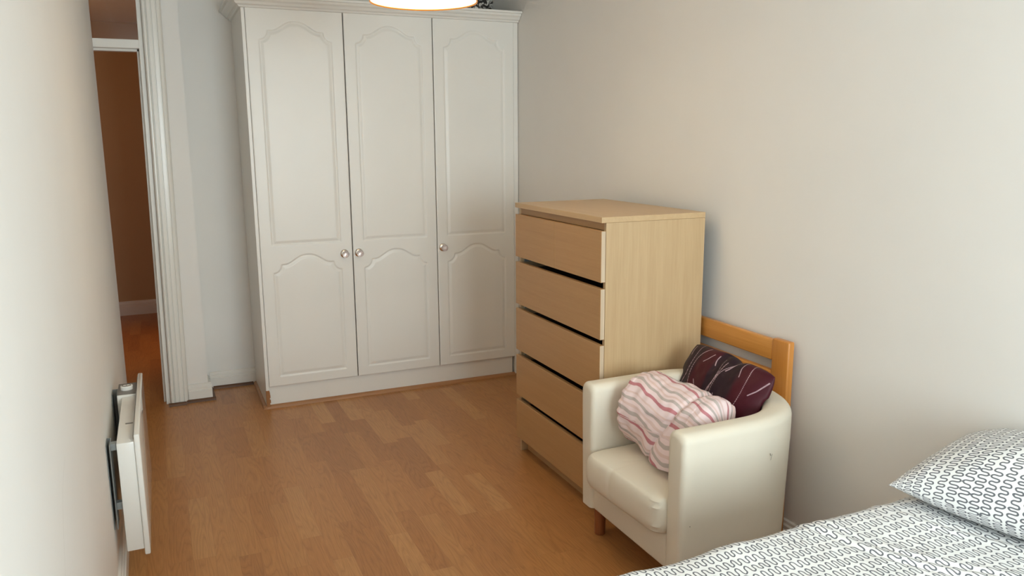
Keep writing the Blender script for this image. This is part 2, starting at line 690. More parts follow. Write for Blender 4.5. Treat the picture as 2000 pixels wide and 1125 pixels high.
bm = bm_new()
skirt_y(bm, YREAR + .01, YBACK - .6, WALLR, -1)
struct('baseboard_right', bm, M['gloss'])
bm = bm_new()
for p0, p1 in ((YREAR + .01, yb - .02),):
    pr = skirt_profile()
    A = [bm.verts.new((wl(p0) + p, p0, z)) for p, z in pr]
    B = [bm.verts.new((wl(p1) + p, p1, z)) for p, z in pr]
    n = len(pr)
    bm.faces.new(A)
    bm.faces.new(B[::-1])
    for i in range(n):
        bm.faces.new((A[i], B[i], B[(i + 1) % n], A[(i + 1) % n]))
    bmesh.ops.recalc_face_normals(bm, faces=bm.faces[:])
struct('baseboard_left', bm, M['gloss'])
bm = bm_new()
skirt_x(bm, -1.48, -1.206, YBACK, -1)
skirt_y(bm, YDOOR + .0005, YBACK, -1.50, 1)
skirt_x(bm, -1.612, -1.48, YDOOR, -1)
struct('baseboard_back', bm, M['gloss'])
bm = bm_new()
skirt_x(bm, -3.0, -1.3, YC, -1, 0.125)
struct('baseboard_corridor', bm, M['gloss'])
# dark quadrant beading along the skirting
bm = bm_new()
def quad_pts(o, s, r=0.017):
    return [(o, 0)] + [(o + s * r * math.cos(a), r * math.sin(a)) for a in np.linspace(0, PI / 2, 6)]
prism(bm, quad_pts(YBACK - .02, -1), 'X', -1.463, -1.225)
prism(bm, quad_pts(YDOOR - .02, -1), 'X', -1.625, -1.463)
prism(bm, quad_pts(YDOOR - .042, -1), 'X', -1.722, -1.626)
prism(bm, quad_pts(-1.48, 1), 'Y', YDOOR - .02, YBACK - .02)
struct('trim_1', bm, M['bead_dark'])

# ---- door frame with moulded architrave, transom bar and fanlight
def lean(bm):
    for v in bm.verts:
        v.co.x += 0.0125 * v.co.z


bm = bm_new()
prof = [(-1.711, 4.60), (-1.711, 4.574), (-1.708, 4.567), (-1.702, 4.563), (-1.695, 4.564), (-1.691, 4.569), (-1.690, 4.576), (-1.686, 4.576),
        (-1.685, 4.565), (-1.668, 4.565), (-1.667, 4.574), (-1.662, 4.574), (-1.661, 4.567), (-1.644, 4.568), (-1.643, 4.577), (-1.638, 4.577),
        (-1.636, 4.570), (-1.622, 4.574), (-1.616, 4.581), (-1.612, 4.591), (-1.612, 4.60)]
prism(bm, prof, 'Z', 0.0, CEIL - .06)
lean(bm)
do = struct('door_1', bm, M['gloss'])
bm = bm_new()
box(bm, -1.735, -1.711, 4.60, 4.75, 0, 2.44, 0.002)
box(bm, -1.748, -1.735, 4.655, 4.70, 0, 2.02, 0.002)
lean(bm)
box(bm, -2.46, -2.43, 4.60, 4.75, 0, 2.44, 0.002)
done('door_jamb', bm, M['gloss'], do)
bm = bm_new()
box(bm, -2.43, -1.705, 4.602, 4.70, 2.014, 2.06, 0.003)
box(bm, -2.43, -1.705, 4.655, 4.70, 2.002, 2.016, 0.002)
box(bm, -2.43, -1.705, 4.602, 4.70, 2.40, 2.44, 0.003)
done('transom_bar', bm, M['gloss'], do)
bm = bm_new()
box(bm, -2.43, -1.70, 4.66, 4.664, 2.06, 2.40)
done('fanlight_pane', bm, M['glass'], do)

# ------------------------------------------------------------------ wardrobe
WX = [-1.189, -0.6754, -0.1578, 0.3591]
WY = 4.257
ZB, ZT = 0.130, 2.215
ward = empty('wardrobe', (-0.41, 4.5, 0), 'white three-door fitted wardrobe with arched door mouldings against the back wall', 'wardrobe')

bm = bm_new()
box(bm, -1.207, -1.1892, 4.262, YBACK - .002, 0, 2.235, 0.0015)
box(bm, 0.3590, 0.387, 4.262, YBACK - .002, 0, 2.235, 0.0015)
box(bm, -1.191, 0.362, 4.30, YBACK - .002, ZB - .004, ZB + .012)
box(bm, -1.191, 0.362, 4.28, YBACK - .002, 2.215, 2.235)
box(bm, -1.191, 0.362, 4.80, YBACK - .002, 0.14, 2.215)
box(bm, -0.683, -0.668, 4.30, 4.80, ZB, 2.215)
done('carcass', bm, M['robe'], ward)

bm = bm_new()
box(bm, -1.188, 0.346, 4.277, 4.295, 0.018, 0.127, 0.001)
done('plinth', bm, M['robe'], ward)
bm = bm_new()
# chipped, bare lower corner of the side panel
rows = [0.0, .018, .035, .05, .065, .08, .097, .108]
for i in range(len(rows) - 1):
    a = 0.006 + 0.008 * random.random()
    box(bm, -1.2075, -1.2075 + .012 + a, 4.2605, 4.275, rows[i], rows[i + 1] + .001)
done('chipped_corner', bm, M['chip'], ward)
bm = bm_new()
prism(bm, quad_pts(4.277, -1, 0.02), 'X', -1.225, 0.385)
prism(bm, [(-1.207, 0)] + [(-1.207 - .018 * math.cos(a), .018 * math.sin(a)) for a in np.linspace(0, PI / 2, 6)], 'Y', 4.257, YBACK - .02)
done('floor_beading', bm, M['bead'], ward)

# cornice: profile swept around the left end and along the front
bm = bm_new()
cp = [(0.0, 2.207), (.010, 2.209), (.014, 2.217), (.020, 2.221), (.026, 2.222), (.034, 2.234), (.046, 2.241), (.050, 2.247), (.052, 2.252), (.064, 2.254), (.066, 2.262), (.064, 2.266), (-.02, 2.266), (-.02, 2.207)]
xl, yf = -1.191, 4.258
path = []
for o, z in cp:
    path.append([(xl - .016 - o, YBACK - .003, z), (xl - .016 - o, yf - o, z), (0.387, yf - o, z)])
V = [[bm.verts.new(p) for p in row] for row in path]
n = len(V)
for i in range(n):
    for k in range(2):
        bm.faces.new((V[i][k], V[i][k + 1], V[(i + 1) % n][k + 1], V[(i + 1) % n][k]))
bm.faces.new([V[i][0] for i in range(n)])
bm.faces.new([V[i][2] for i in range(n)])
bmesh.ops.recalc_face_normals(bm, faces=bm.faces[:])
done('cornice', bm, M['robe'], ward)


# doors: fine relief grid with two cathedral-arched panels each
def arch_panel(x0, x1, zb, zs):
    """outline of a panel: bottom zb, shoulder zs, arched head"""
    r = 0.044
    mid = (x0 + x1) / 2
    P = [(x0, zb), (x1, zb), (x1, zs)]
    for a in np.linspace(-PI / 2, -PI, 8):                      # right scooped corner, centred on (x1, zs+r)
        P.append((x1 + r * math.cos(a) * 1.0, zs + r + r * math.sin(a)))
    top = []
    xs = x1 - r
    for t in np.linspace(0, 1, 26):
        d = xs - mid
        q = abs(2 * t - 1)
        # flat shoulder, then an ogee up to the crown
        h = 0.0 if q > 0.86 else 0.5 * (1 + math.cos(PI * (q / 0.86) ** 1.25))
        top.append((xs - t * 2 * d, zs + r + 0.004 + 0.050 * h))
    P += top
    for a in np.linspace(0, -PI / 2, 8):
        P.append((x0 + r * math.cos(a), zs + r + r * math.sin(a)))
    P.append((x0, zs))
    return np.array(P)


def poly_sd(Q, P):
    """signed distance (positive inside) of points Q to polygon P"""
    best = np.full(len(Q), 1e9)
    ins = np.zeros(len(Q), bool)
    for i in range(len(P)):
        a, b2 = P[i], P[(i + 1) % len(P)]
        ab = b2 - a
        L2 = ab @ ab
        if L2 < 1e-14:
            continue
        t = np.clip(((Q - a) @ ab) / L2, 0, 1)
        d = np.hypot(*(Q - (a + t[:, None] * ab)).T)
        best = np.minimum(best, d)
        c = ((a[1] > Q[:, 1]) != (b2[1] > Q[:, 1]))
        with np.errstate(divide='ignore', invalid='ignore'):
            xx = a[0] + (Q[:, 1] - a[1]) / (b2[1] - a[1] + 1e-30) * ab[0]
        ins ^= c & (Q[:, 0] < xx)
    return np.where(ins, best, -best)


def relief(d):
    """groove profile against distance inside the outline"""
    return np.interp(d, [-.0025, 0, .003, .006, .010, .016, .0215, .0245], [0, -.0006, -.0042, -.0050, -.0044, -.0028, -.0010, -.0006])


def door_mesh(wd):
    g = 0.0028
    nx, nz = 156, 600
    hgt = ZT - ZB - .004
    xs = np.linspace(0, wd, nx)
    zs = np.linspace(0, hgt, nz)
    X, Z = np.meshgrid(xs, zs, indexing='ij')
    Q = np.stack([X.ravel(), Z.ravel()], 1)
    up_ = arch_panel(0.063, wd - 0.063, 0.943 - ZB, 2.050 - ZB)
    lo_ = arch_panel(0.063, wd - 0.063, 0.186 - ZB, 0.787 - ZB)
    h = np.minimum(relief(poly_sd(Q, up_)), relief(poly_sd(Q, lo_))).reshape(nx, nz)
    Y = -h
    e = np.minimum.reduce([X, wd - X, Z, hgt - Z])
    Y = Y + np.where(e < 1e-6, 0.0025, 0)
    P = np.stack([X, Y, Z], -1)
    # close the slab: edge loop and a back face
    me = grid_mesh('door', P)
    b = bmesh.new()
    b.from_mesh(me)
    be = [e for e in b.edges if e.is_boundary]
    r = bmesh.ops.extrude_edge_only(b, edges=be)
    nv = [v for v in r['geom'] if isinstance(v, bmesh.types.BMVert)]
    for v in nv:
        v.co.y = 0.018
    ne = [e for e in r['geom'] if isinstance(e, bmesh.types.BMEdge) and e.is_boundary]
    bmesh.ops.edgeloop_fill(b, edges=ne)
    bmesh.ops.recalc_face_normals(b, faces=b.faces[:])
    b.to_mesh(me)
    b.free()
    me.polygons.foreach_set('use_smooth', [True] * len(me.polygons))
    me.set_sharp_from_angle(angle=math.radians(40))
    return me


gaps = [(0.0002, 0.0035), (0.0036, 0.0025), (0.0025, 0.002)]
wd = 0.5115
dm = door_mesh(wd)
dm.materials.append(M['robe'])
knob_x = [-0.722, -0.638, -0.121]
def knob(parent, x):
    base = bm_new()
    lathe(base, [(0.0, 0.0), (.0235, 0.0), (.0245, .002), (.022, .005), (.015, .007), (.009, .009), (.0085, .016), (0, .016)], (x, WY + .0005, 0.874), (0, -1, 0), 28)
    kb = done('knob_rosette', base, M['chrome'], parent, 'auto')
    ball = bm_new()
    R = 0.0205
    prof = [(R * math.sin(a), .0345 - R * math.cos(a)) for a in np.linspace(0.06, PI - 0.06, 8)]
    lathe(ball, prof, (x, WY, 0.874), (0, -1, 0), 12)
    done('crystal_knob', ball, M['crystal'], parent)


door_lo = [0.0, 0.0, 0.0]
for i in range(3):
    o = bpy.data.objects.new('door', dm)
    C.objects.link(o)
    o.parent = ward
    o.location = Vector((WX[i] + gaps[i][0] + .001, WY, ZB)) - ward.location
    knob(o, knob_x[i])

# ------------------------------------------------------------------ chest of drawers
XF, XB, YN, YF, H = -0.1545, 0.3262, 2.310, 3.110, 1.2275
chest = empty('chest_of_drawers', (0.09, 2.71, 0), 'light birch veneer six-drawer chest standing against the right wall', 'chest of drawers')
bm = bm_new()
box(bm, XF, XB, YN, YF, H - .0222, H, 0.0015)
done('top_panel', bm, M['birch_top'], chest)
for y0, y1 in ((YN + .001, YN + .019), (YF - .019, YF - .001)):
    bm = bm_new()
    box(bm, XF + .021, XB, y0, y1, 0, H - .0225, 0.001)
    done('side_panel', bm, M['birch_z'], chest)
bm = bm_new()
box(bm, XB - .008, XB - .002, YN + .019, YF - .019, 0.03, H - .0225)
done('back_panel', bm, M['chest_dark'], chest)
bm = bm_new()
box(bm, XF + .055, XF + .070, YN + .019, YF - .019, 0.0, 0.075)
done('base_rail', bm, M['birch_y_shaded'], chest)
bm = bm_new()
box(bm, XF + .024, XF + .040, YN + .019, YF - .019, H - .052, H - .0225)
done('top_rail', bm, M['birch_y_shaded'], chest)
rowsz = [(0.975, 1.1745), (0.748, 0.950), (0.5215, 0.7250), (0.2945, 0.4940), (0.075, 0.2690)]


def drawer(y0, y1, z0, z1, pull):
    t = 0.0195
    xf = XF + .001 - pull
    bm = bm_new()
    box(bm, xf, xf + t, y0, y1, z0, z1, 0.0012)
    d = done('drawer', bm, M['birch_y_shaded'], chest)
    bm = bm_new()
    ye0, ye1, x1, zt = y0 + .016 + .012, y1 - .016 - .012, xf + .43, z1 - .03
    if y0 > YN + .1:
        ye0 = y0 + .014
    if y1 < YF - .1:
        ye1 = y1 - .014
    box(bm, xf + t, x1, ye0, ye0 + .012, z0 + .015, zt)
    box(bm, xf + t, x1, ye1 - .012, ye1, z0 + .015, zt)
    box(bm, x1 - .012, x1, ye0 + .012, ye1 - .012, z0 + .015, zt)
    box(bm, xf + t, x1 - .012, ye0 + .012, ye1 - .012, z0 + .018, z0 + .024)
    done('drawer_box', bm, M['chest_dark'], d)
    bm = bm_new()
    box(bm, xf + .0015, xf + t - .001, y0 - .0003, y0 + .0006, z0 + .0015, z1 - .0015)
    done('edge_band', bm, M['birch_edge'], d)


yn_, yf_ = YN + .0035, YF - .0025
ym = 2.7075
drawer(yn_, ym - .001, *rowsz[0], 0.0)
drawer(ym + .001, yf_, *rowsz[0], 0.0)
for k in range(1, 5):
    drawer(yn_, yf_, *rowsz[k], 0.0)
for k in range(1, 5):
    for yy in (YN + .0195, YF - .031):
        bm = bm_new()
        box(bm, XF + .035, XF + .40, yy, yy + .0115, rowsz[k][1] - .001, rowsz[k][1] + .013)
        done('drawer_runner', bm, M['steel'], chest)

# ------------------------------------------------------------------ wooden headboard leaning on the wall behind the chair
hb = empty('headboard', (0.37, 2.27, 0), 'orange lacquered wooden bed headboard standing against the right wall behind the armchair', 'headboard')
HX0, HX1 = 0.340, 0.369
def board(name, y0, y1, z0, z1, mat, x0=HX0, x1=HX1, bev=.006):
    bm = bm_new()
    box(bm, x0, x1, y0, y1, z0, z1, bev, 3)
    done(name, bm, mat, hb, 'auto')
HY0 = 1.826
board('post', HY0, HY0 + .085, 0.0, 0.797, M['pine_z'])
board('post', 2.72, 2.805, 0.0, 0.797, M['pine_z'])
board('top_rail', HY0 + .084, 2.721, 0.712, 0.789, M['pine'], HX0 + .002, HX1 - .002, .005)
board('lower_rail', HY0 + .084, 2.721, 0.600, 0.672, M['pine'], HX0 + .002, HX1 - .002, .005)
board('lower_rail', HY0 + .084, 2.721, 0.30, 0.372, M['pine'], HX0 + .002, HX1 - .002, .005)

# ------------------------------------------------------------------ tub armchair
chair = empty('tub_armchair', (0.0, 1.925, 0), 'cream leatherette tub armchair facing left beside the chest of drawers', 'armchair')
CYM, CHW, CTH = 1.925, 0.325, 0.090
CX0 = -0.27


def shell_path(hw, length, nexp, n_arc, x_start, x_curve):
    pts = []
    for x in np.linspace(x_start, x_curve, 12):
        pts.append((x, CYM - hw))
    for a in np.linspace(-PI / 2, PI / 2, n_arc)[1:-1]:
        c, s = math.cos(a), math.sin(a)
        pts.append((x_curve + length * abs(c) ** (2 / nexp), CYM + hw * math.copysign(abs(s) ** (2 / nexp), s)))
    for x in np.linspace(x_curve, x_start, 12):
        pts.append((x, CYM + hw))
    return np.array(pts)


nA = 72
outer = shell_path(CHW, 0.30, 2.5, nA, CX0, 0.0)
inner = shell_path(CHW - CTH, 0.21, 2.5, nA, CX0, 0.0)
Zb, Zt = 0.135, 0.622
# cross-section from outer bottom, over the rounded rim, down the inner side; t = 0 outer, 1 inner
rr = 0.030
sec = [(.10, Zb), (.065, .25), (.02, .40), (-.02, .52)]
for a in np.linspace(0, PI / 2, 7):
    sec.append((rr / CTH * (1 - math.cos(a)) - .02 * (1 - a), Zt - rr + rr * math.sin(a)))
for a in np.linspace(PI / 2, 0, 7):
    sec.append((1 - rr / CTH * (1 - math.cos(a)), Zt - rr + rr * math.sin(a)))
sec += [(1.0, .5), (1.0, .40), (1.0, .25), (1.0, Zb)]
npth = len(outer)
P = np.zeros((npth, len(sec), 3))
for i in range(npth):
    for j, (t, z) in enumerate(sec):
        p = outer[i] * (1 - t) + inner[i] * t
        s = i / (npth - 1)
        rise = 0.010 * math.sin(PI * s) ** 2 * max(0, (z - .3) / .32)
        P[i, j] = (p[0], p[1], z + rise)
# round the front ends of both arms: ease the first stations inwards
def round_end(P):
    mid = P.mean(axis=0, keepdims=True)
    return mid
ends = []
for side in (0, 1):
    base = P[0] if side == 0 else P[-1]
    cz = np.clip(base[:, 2], Zb + .02, Zt - .04)
    cyv = np.full(len(sec), base[:, 1].mean())
    st = []
    for k, a in enumerate(np.linspace(PI / 2, 0, 6)):
        f = math.sin(a)                       # 1 -> 0
        inset = 0.020 * (1 - f)
        q = base.copy()
        d = base[:, 1] - cyv
        q[:, 1] = cyv + np.sign(d) * np.maximum(np.abs(d) - inset, 0.0)
        q[:, 2] = np.where(base[:, 2] > Zt - .1, base[:, 2] - inset * np.clip((base[:, 2] - (Zt - .1)) / .1, 0, 1), base[:, 2])
        q[:, 0] = CX0 - 0.020 * math.cos(a) + 0.02
        st.append(q)
    ends.append(st)
P[:, :, 0] = np.where(P[:, :, 0] < CX0 + .02, CX0 + .02, P[:, :, 0])
full = ends[0][::-1][:-1] + list(P) + ends[1][1:]
full = np.array(full)
NS = len(sec)
capped = [full[0]] + [full[k] for k in range(len(full))] + [full[-1]]
full = np.array(capped)
half = full[:, NS // 2:][:, ::-1]
# end caps: collapse the first and last ring onto its own centre line; underside: close each station
full[0] = np.concatenate([(full[0, :NS // 2] + half[0]) / 2, ((full[0, :NS // 2] + half[0]) / 2)[::-1]])
full[-1] = np.concatenate([(full[-1, :NS // 2] + half[-1]) / 2, ((full[-1, :NS // 2] + half[-1]) / 2)[::-1]])
me = grid_mesh('shell', full, closed_v=True)
b = bmesh.new()
b.from_mesh(me)
bmesh.ops.remove_doubles(b, verts=b.verts[:], dist=1e-5)
bmesh.ops.recalc_face_normals(b, faces=b.faces[:])
b.to_mesh(me)
b.free()
link('shell', me, M['leather'], chair, 'auto')

# seat base between the arms with its front rail
bm = bm_new()
box(bm, CX0 + .008, 0.14, CYM - CHW + CTH - .003, CYM + CHW - CTH + .003, Zb - .003, 0.262, 0.012, 3)
done('seat_base', bm, M['leather'], chair, 'auto')


# seat cushion: rounded slab with crown, a crease and a gathered corner
def cushion_slab():
    n, mz = 60, 14
    x0, x1, y0, y1, z0, z1 = -0.318, 0.14, CYM - CHW + CTH + .004, CYM + CHW - CTH - .004, 0.256, 0.382
    th = np.linspace(0, 2 * PI, 160, endpoint=False)
    rows_ = []
    cx, cy, hx, hy = (x0 + x1) / 2, (y0 + y1) / 2, (x1 - x0) / 2, (y1 - y0) / 2
    for k in range(mz + 1):
        a = -PI / 2 + PI * k / mz
        ins = 0.020 * (1 - math.cos(a)) ** 1.0
        z = (z0 + z1) / 2 + (z1 - z0) / 2 * math.copysign(abs(math.sin(a)) ** 0.8, math.sin(a))
        row = []
        for t in th:
            c, s = math.cos(t), math.sin(t)
            e = 12.0
            q = (abs(c) ** e + abs(s) ** e) ** (-1 / e)
            row.append((cx + c * q * (hx - ins), cy + s * q * (hy - ins), z))
        rows_.append(row)
    for f in (0.9, 0.75, 0.5, 0.25, 0.02):
        row = []
        for (x, y, z) in rows_[mz]:
            px, py = cx + (x - cx) * f, cy + (y - cy) * f
            crown = 0.018 * (1 - f ** 2) + 0.0025 * fbm(px * 14, py * 14)
            row.append((px, py, z1 + crown))
        rows_.append(row)
    A = np.array(rows_)
    for k in range(A.shape[0]):
        for i in range(A.shape[1]):
            x, y, z = A[k, i]
            g = math.exp(-((y - 1.975) / .010) ** 2) * (1 if x < -.20 else math.exp(-((x + .20) / .05) ** 2))
            if z > .27:
                A[k, i, 0] += .003 * g
                A[k, i, 2] -= .002 * g
            gc = math.exp(-(((y - y0) / .05) ** 2)) * (x < -.27)
            A[k, i, 0] += .0035 * gc * math.sin(z * 300)
    me = grid_mesh('seat_cushion', A.transpose(1, 0, 2), closed_u=True)
    b = bmesh.new()
    b.from_mesh(me)
    bmesh.ops.holes_fill(b, edges=[e for e in b.edges if e.is_boundary], sides=0)
    bmesh.ops.recalc_face_normals(b, faces=b.faces[:])
    # turn the cushion a little: its far corner sits further out
    bmesh.ops.rotate(b, verts=b.verts[:], cent=(0.1, CYM, 0), matrix=Matrix.Rotation(math.radians(2.2), 3, 'Z'))
    b.to_mesh(me)
    b.free()
    return me


link('seat_cushion', cushion_slab(), M['leather'], chair, 'auto')
for x, y in ((-.205, 2.205), (-.205, 1.645), (.17, 2.12), (.17, 1.73)):
    bm = bm_new()
    lathe(bm, [(.019, 0), (.021, .004), (.0235, .14)], (x, y, 0), seg=24)
    done('leg', bm, M['leg'], chair, 'auto')


# scuffs on the near arm
def on_arm(z):
    return CYM - CHW + np.interp(z, [Zb, .25, .40, .52], [.10, .065, .02, -.02]) * CTH - .0004
for strip in ([(.070, .512), (.073, .503), (.079, .509), (.076, .497), (.074, .488)], [(-.236, .320), (-.2335, .317)]):
    bm = bm_new()
    h = .0011
    L_ = [bm.verts.new((x - h, on_arm(z), z - h)) for x, z in strip]
    R_ = [bm.verts.new((x + h, on_arm(z), z + h)) for x, z in strip]
    for k in range(len(strip) - 1):
        bm.faces.new((L_[k], R_[k], R_[k + 1], L_[k + 1]))
    done('scuff_mark', bm, paint('leather_scuff', srgb(132, 128, 118), 0.6), chair)

# ------------------------------------------------------------------ soft goods
def pillow_grid(w_, h_, th, n, m, corner=0.05, p=2.6, power=0.55):
    """two closed sheets joined at the rim: returns (top, bottom) arrays in local x,y,z and the sheet coords"""
    def even(k, size):
        # stations evenly spaced along the curved surface
        f = np.sin(np.linspace(-PI / 2, PI / 2, 4001))
        hh = np.clip(1 - np.abs(f) ** p, 0, 1) ** power * th / 2 * 1.15
        a = np.concatenate([[0], np.cumsum(np.hypot(np.diff(f) * size / 2, np.diff(hh)))])
        return np.interp(np.linspace(0, a[-1], k), a, f)
    s = even(n, w_)
    t = even(m, h_)
    Sx, Ty = np.meshgrid(s, t, indexing='ij')
    prof = (np.clip(1 - np.abs(Sx) ** p, 0, 1) * np.clip(1 - np.abs(Ty) ** p, 0, 1)) ** power
    x = Sx * (w_ / 2) * (1 - corner * (1 - Ty ** 2))
    y = Ty * (h_ / 2) * (1 - corner * (1 - Sx ** 2))
    return x, y, prof * th / 2, Sx, Ty


def meander_rows(u0, u1, v0, v1, pitch, amp, period, seed):
    """irregular serpentine lines running along u; returns list of polylines (n,2)"""
    r = np.random.RandomState(seed)
    rows_ = []
    v = v0 + pitch / 2
    k = 0
    while v < v1:
        u = u0 - r.rand() * period
        pts = []
        sgn = 1
        while u < u1 + period:
            hp = period / 2 * r.uniform(.8, 1.25)
            a = amp * r.uniform(.72, 1.12)
            th = np.linspace(-PI / 2, PI / 2, 15)[:-1]
            # half wave from one side to the other, with bulbous turns
            vv = a * np.sin(th) * sgn
            uu = u + hp * (th / PI + .5) + 0.11 * period * np.sin(2 * th) * -1
            pts.append(np.stack([uu, v + vv + pitch * .06 * np.sin(uu * 9 + k)], 1))
            u += hp
            sgn = -sgn
        rows_.append(np.concatenate(pts))
        v += pitch
        k += 1
    # smooth
    out = []
    for q in rows_:
        for _ in range(3):
            q = np.concatenate([q[:1], (q[:-2] + 2 * q[1:-1] + q[2:]) / 4, q[-1:]])
        out.append(q)
    return out


def squiggle_field(us, vs, pitch, amp, period, seed):
    """signed distance to the nearest serpentine line on the grid us x vs"""
    rows_ = meander_rows(us.min(), us.max(), vs.min(), vs.max(), pitch, amp, period, seed)
    nu, nv = len(us), len(vs)
    best = np.full((nu, nv), 0.016)
    sign = np.ones((nu, nv))
    for k, q in enumerate(rows_):
        d = np.hypot(*np.diff(q, axis=0).T)
        L = np.concatenate([[0], np.cumsum(d)])
        ss = np.arange(0, L[-1], 0.0007)
        dense = np.stack([np.interp(ss, L, q[:, 0]), np.interp(ss, L, q[:, 1])], 1)
        lo, hi = q[:, 1].min() - .015, q[:, 1].max() + .015
        jj = np.where((vs > lo) & (vs < hi))[0]
        if len(jj) == 0:
            continue
        order = np.argsort(dense[:, 0])
        ds = dense[order]
        a, c = q[:-1], q[1:]
        umin, umax = np.minimum(a[:, 0], c[:, 0]), np.maximum(a[:, 0], c[:, 0])
        vj = vs[jj]
        for i, u in enumerate(us):
            i0, i1 = np.searchsorted(ds[:, 0], (u - .015, u + .015))
            seg = ds[i0:i1]
            if len(seg) == 0:
                continue
            dd = np.sqrt(((seg[:, 0] - u) ** 2)[:, None] + (seg[:, 1][:, None] - vj[None]) ** 2).min(0)
            mk = (umin <= u) & (umax > u)
            tt = (u - a[mk, 0]) / (c[mk, 0] - a[mk, 0] + 1e-12)
            cr = a[mk, 1] + tt * (c[mk, 1] - a[mk, 1])
            par = (cr[:, None] < vj[None]).sum(0) % 2
            sg = np.where(par == 1, 1.0, -1.0) * (1 if k % 2 else -1)
            cur = best[i, jj]
            m_ = dd < cur
            best[i, jj] = np.where(m_, dd, cur)
            sign[i, jj] = np.where(m_, sg, sign[i, jj])
    return best * sign


# ---- bed (divan base and mattress, almost hidden by the duvet)
BZ = 0.585
BY0, BY1, BX0, BX1 = -0.22, 1.09, -1.52, 0.375
bed = empty('bed', (-0.57, 0.41, 0), 'divan bed under the squiggle-print duvet in the near right corner', 'bed')
bm = bm_new()
box(bm, BX0 + .03, BX1, BY0 + .04, BY1 - .06, 0.04, 0.30, 0.015)
done('base', bm, M['white_cloth'], bed)
bm = bm_new()
box(bm, BX0 + .03, BX1, BY0 + .04, BY1 - .05, 0.30, 0.53, 0.03, 3)
done('mattress', bm, M['white_cloth'], bed, 'auto')
for x, y in ((BX0 + .1, BY0 + .12), (BX0 + .1, BY1 - .14), (BX1 - .08, BY0 + .12), (BX1 - .08, BY1 - .14)):
    bm = bm_new()
    lathe(bm, [(.02, 0), (.022, .045)], (x, y, 0), seg=16)
    done('foot', bm, M['dark'], bed)


# ---- duvet
def make_duvet():
    us = np.concatenate([np.linspace(BX0 - .02, -.86, 34)[:-1], np.arange(-.86, BX1 + .001, .0032)])
    # arc length across: hem on the far side -> up -> over the edge -> top -> near side hem
    rc = 0.055
    drop = 0.30
    segs = []
    L1 = drop
    L2 = rc * PI / 2
    L3 = (BY1 + .02 - rc) - (BY0 - .02 + rc)
    tot = 2 * L1 + 2 * L2 + L3
    s_f0, s_f1 = L1 - .03, L1 + L2 + 0.56
    ss = np.concatenate([np.linspace(0, s_f0, 14)[:-1], np.arange(s_f0, s_f1, .0032), np.linspace(s_f1, tot, 46)])
    Y = np.zeros(len(ss))
    Z = np.zeros(len(ss))
    NY = np.zeros(len(ss))
    NZ = np.zeros(len(ss))
    for i, s in enumerate(ss):
        if s < L1:
            Y[i], Z[i], NY[i], NZ[i] = BY1 + .02, BZ - rc - (L1 - s), 1, 0
        elif s < L1 + L2:
            a = (s - L1) / rc
            Y[i], Z[i], NY[i], NZ[i] = BY1 + .02 - rc + rc * math.cos(a), BZ - rc + rc * math.sin(a), math.cos(a), math.sin(a)
        elif s < L1 + L2 + L3:
            Y[i], Z[i], NZ[i] = BY1 + .02 - rc - (s - L1 - L2), BZ, 1
        elif s < L1 + 2 * L2 + L3:
            a = (s - L1 - L2 - L3) / rc
            Y[i], Z[i], NY[i], NZ[i] = BY0 - .02 + rc - rc * math.sin(a), BZ - rc + rc * math.cos(a), -math.sin(a), math.cos(a)
        else:
            Y[i], Z[i], NY[i] = BY0 - .02, BZ - rc - (s - L1 - 2 * L2 - L3), -1
    P = np.zeros((len(us), len(ss), 3))
    for i, u in enumerate(us):
        for j, s in enumerate(ss):
            x, y, z = u, Y[j], Z[j]
            d = 0.010 * fbm(u * 3.1, s * 3.6, .3) + 0.004 * fbm(u * 9, s * 8, 1.7) + 0.0014 * fbm(u * 30, s * 26, 3.1)
            # diagonal crease and soft folds
            q = (u + .30) - 0.55 * (s - .40) + .02 * math.sin(s * 14)
            d += -.0035 * math.exp(-(q / .010) ** 2) + .003 * math.exp(-((q - .02) / .014) ** 2) - .0025 * math.exp(-((q - .045) / .010) ** 2) + .003 * math.exp(-((q - .06) / .02) ** 2)
            q2 = (u - .02) - 0.35 * (s - .5) + .015 * math.sin(s * 17)
            d += -.003 * math.exp(-(q2 / .010) ** 2) + .003 * math.exp(-((q2 + .02) / .018) ** 2)
            d += .008 * math.exp(-((u + .52) / .07) ** 2) * math.exp(-((s - .36) / .07) ** 2)
            if s < .28:
                d += .010 * math.sin(u * 17 + 1.5 * math.sin(u * 5)) * (1 - s / .28)
            P[i, j] = (x, y + NY[j] * d, z + NZ[j] * d)
    me = grid_mesh('duvet', P)
    F = squiggle_field(us, ss, 0.0320, 0.0132, 0.0200, 5)
    set_attr(me, 'squiggle', F)
    return me


dv = link('duvet', make_duvet(), M['squiggle'], None, True, (-0.57, 0.41, BZ))
tag(dv, 'white duvet printed with grey squiggle lines spread over the bed', 'duvet')


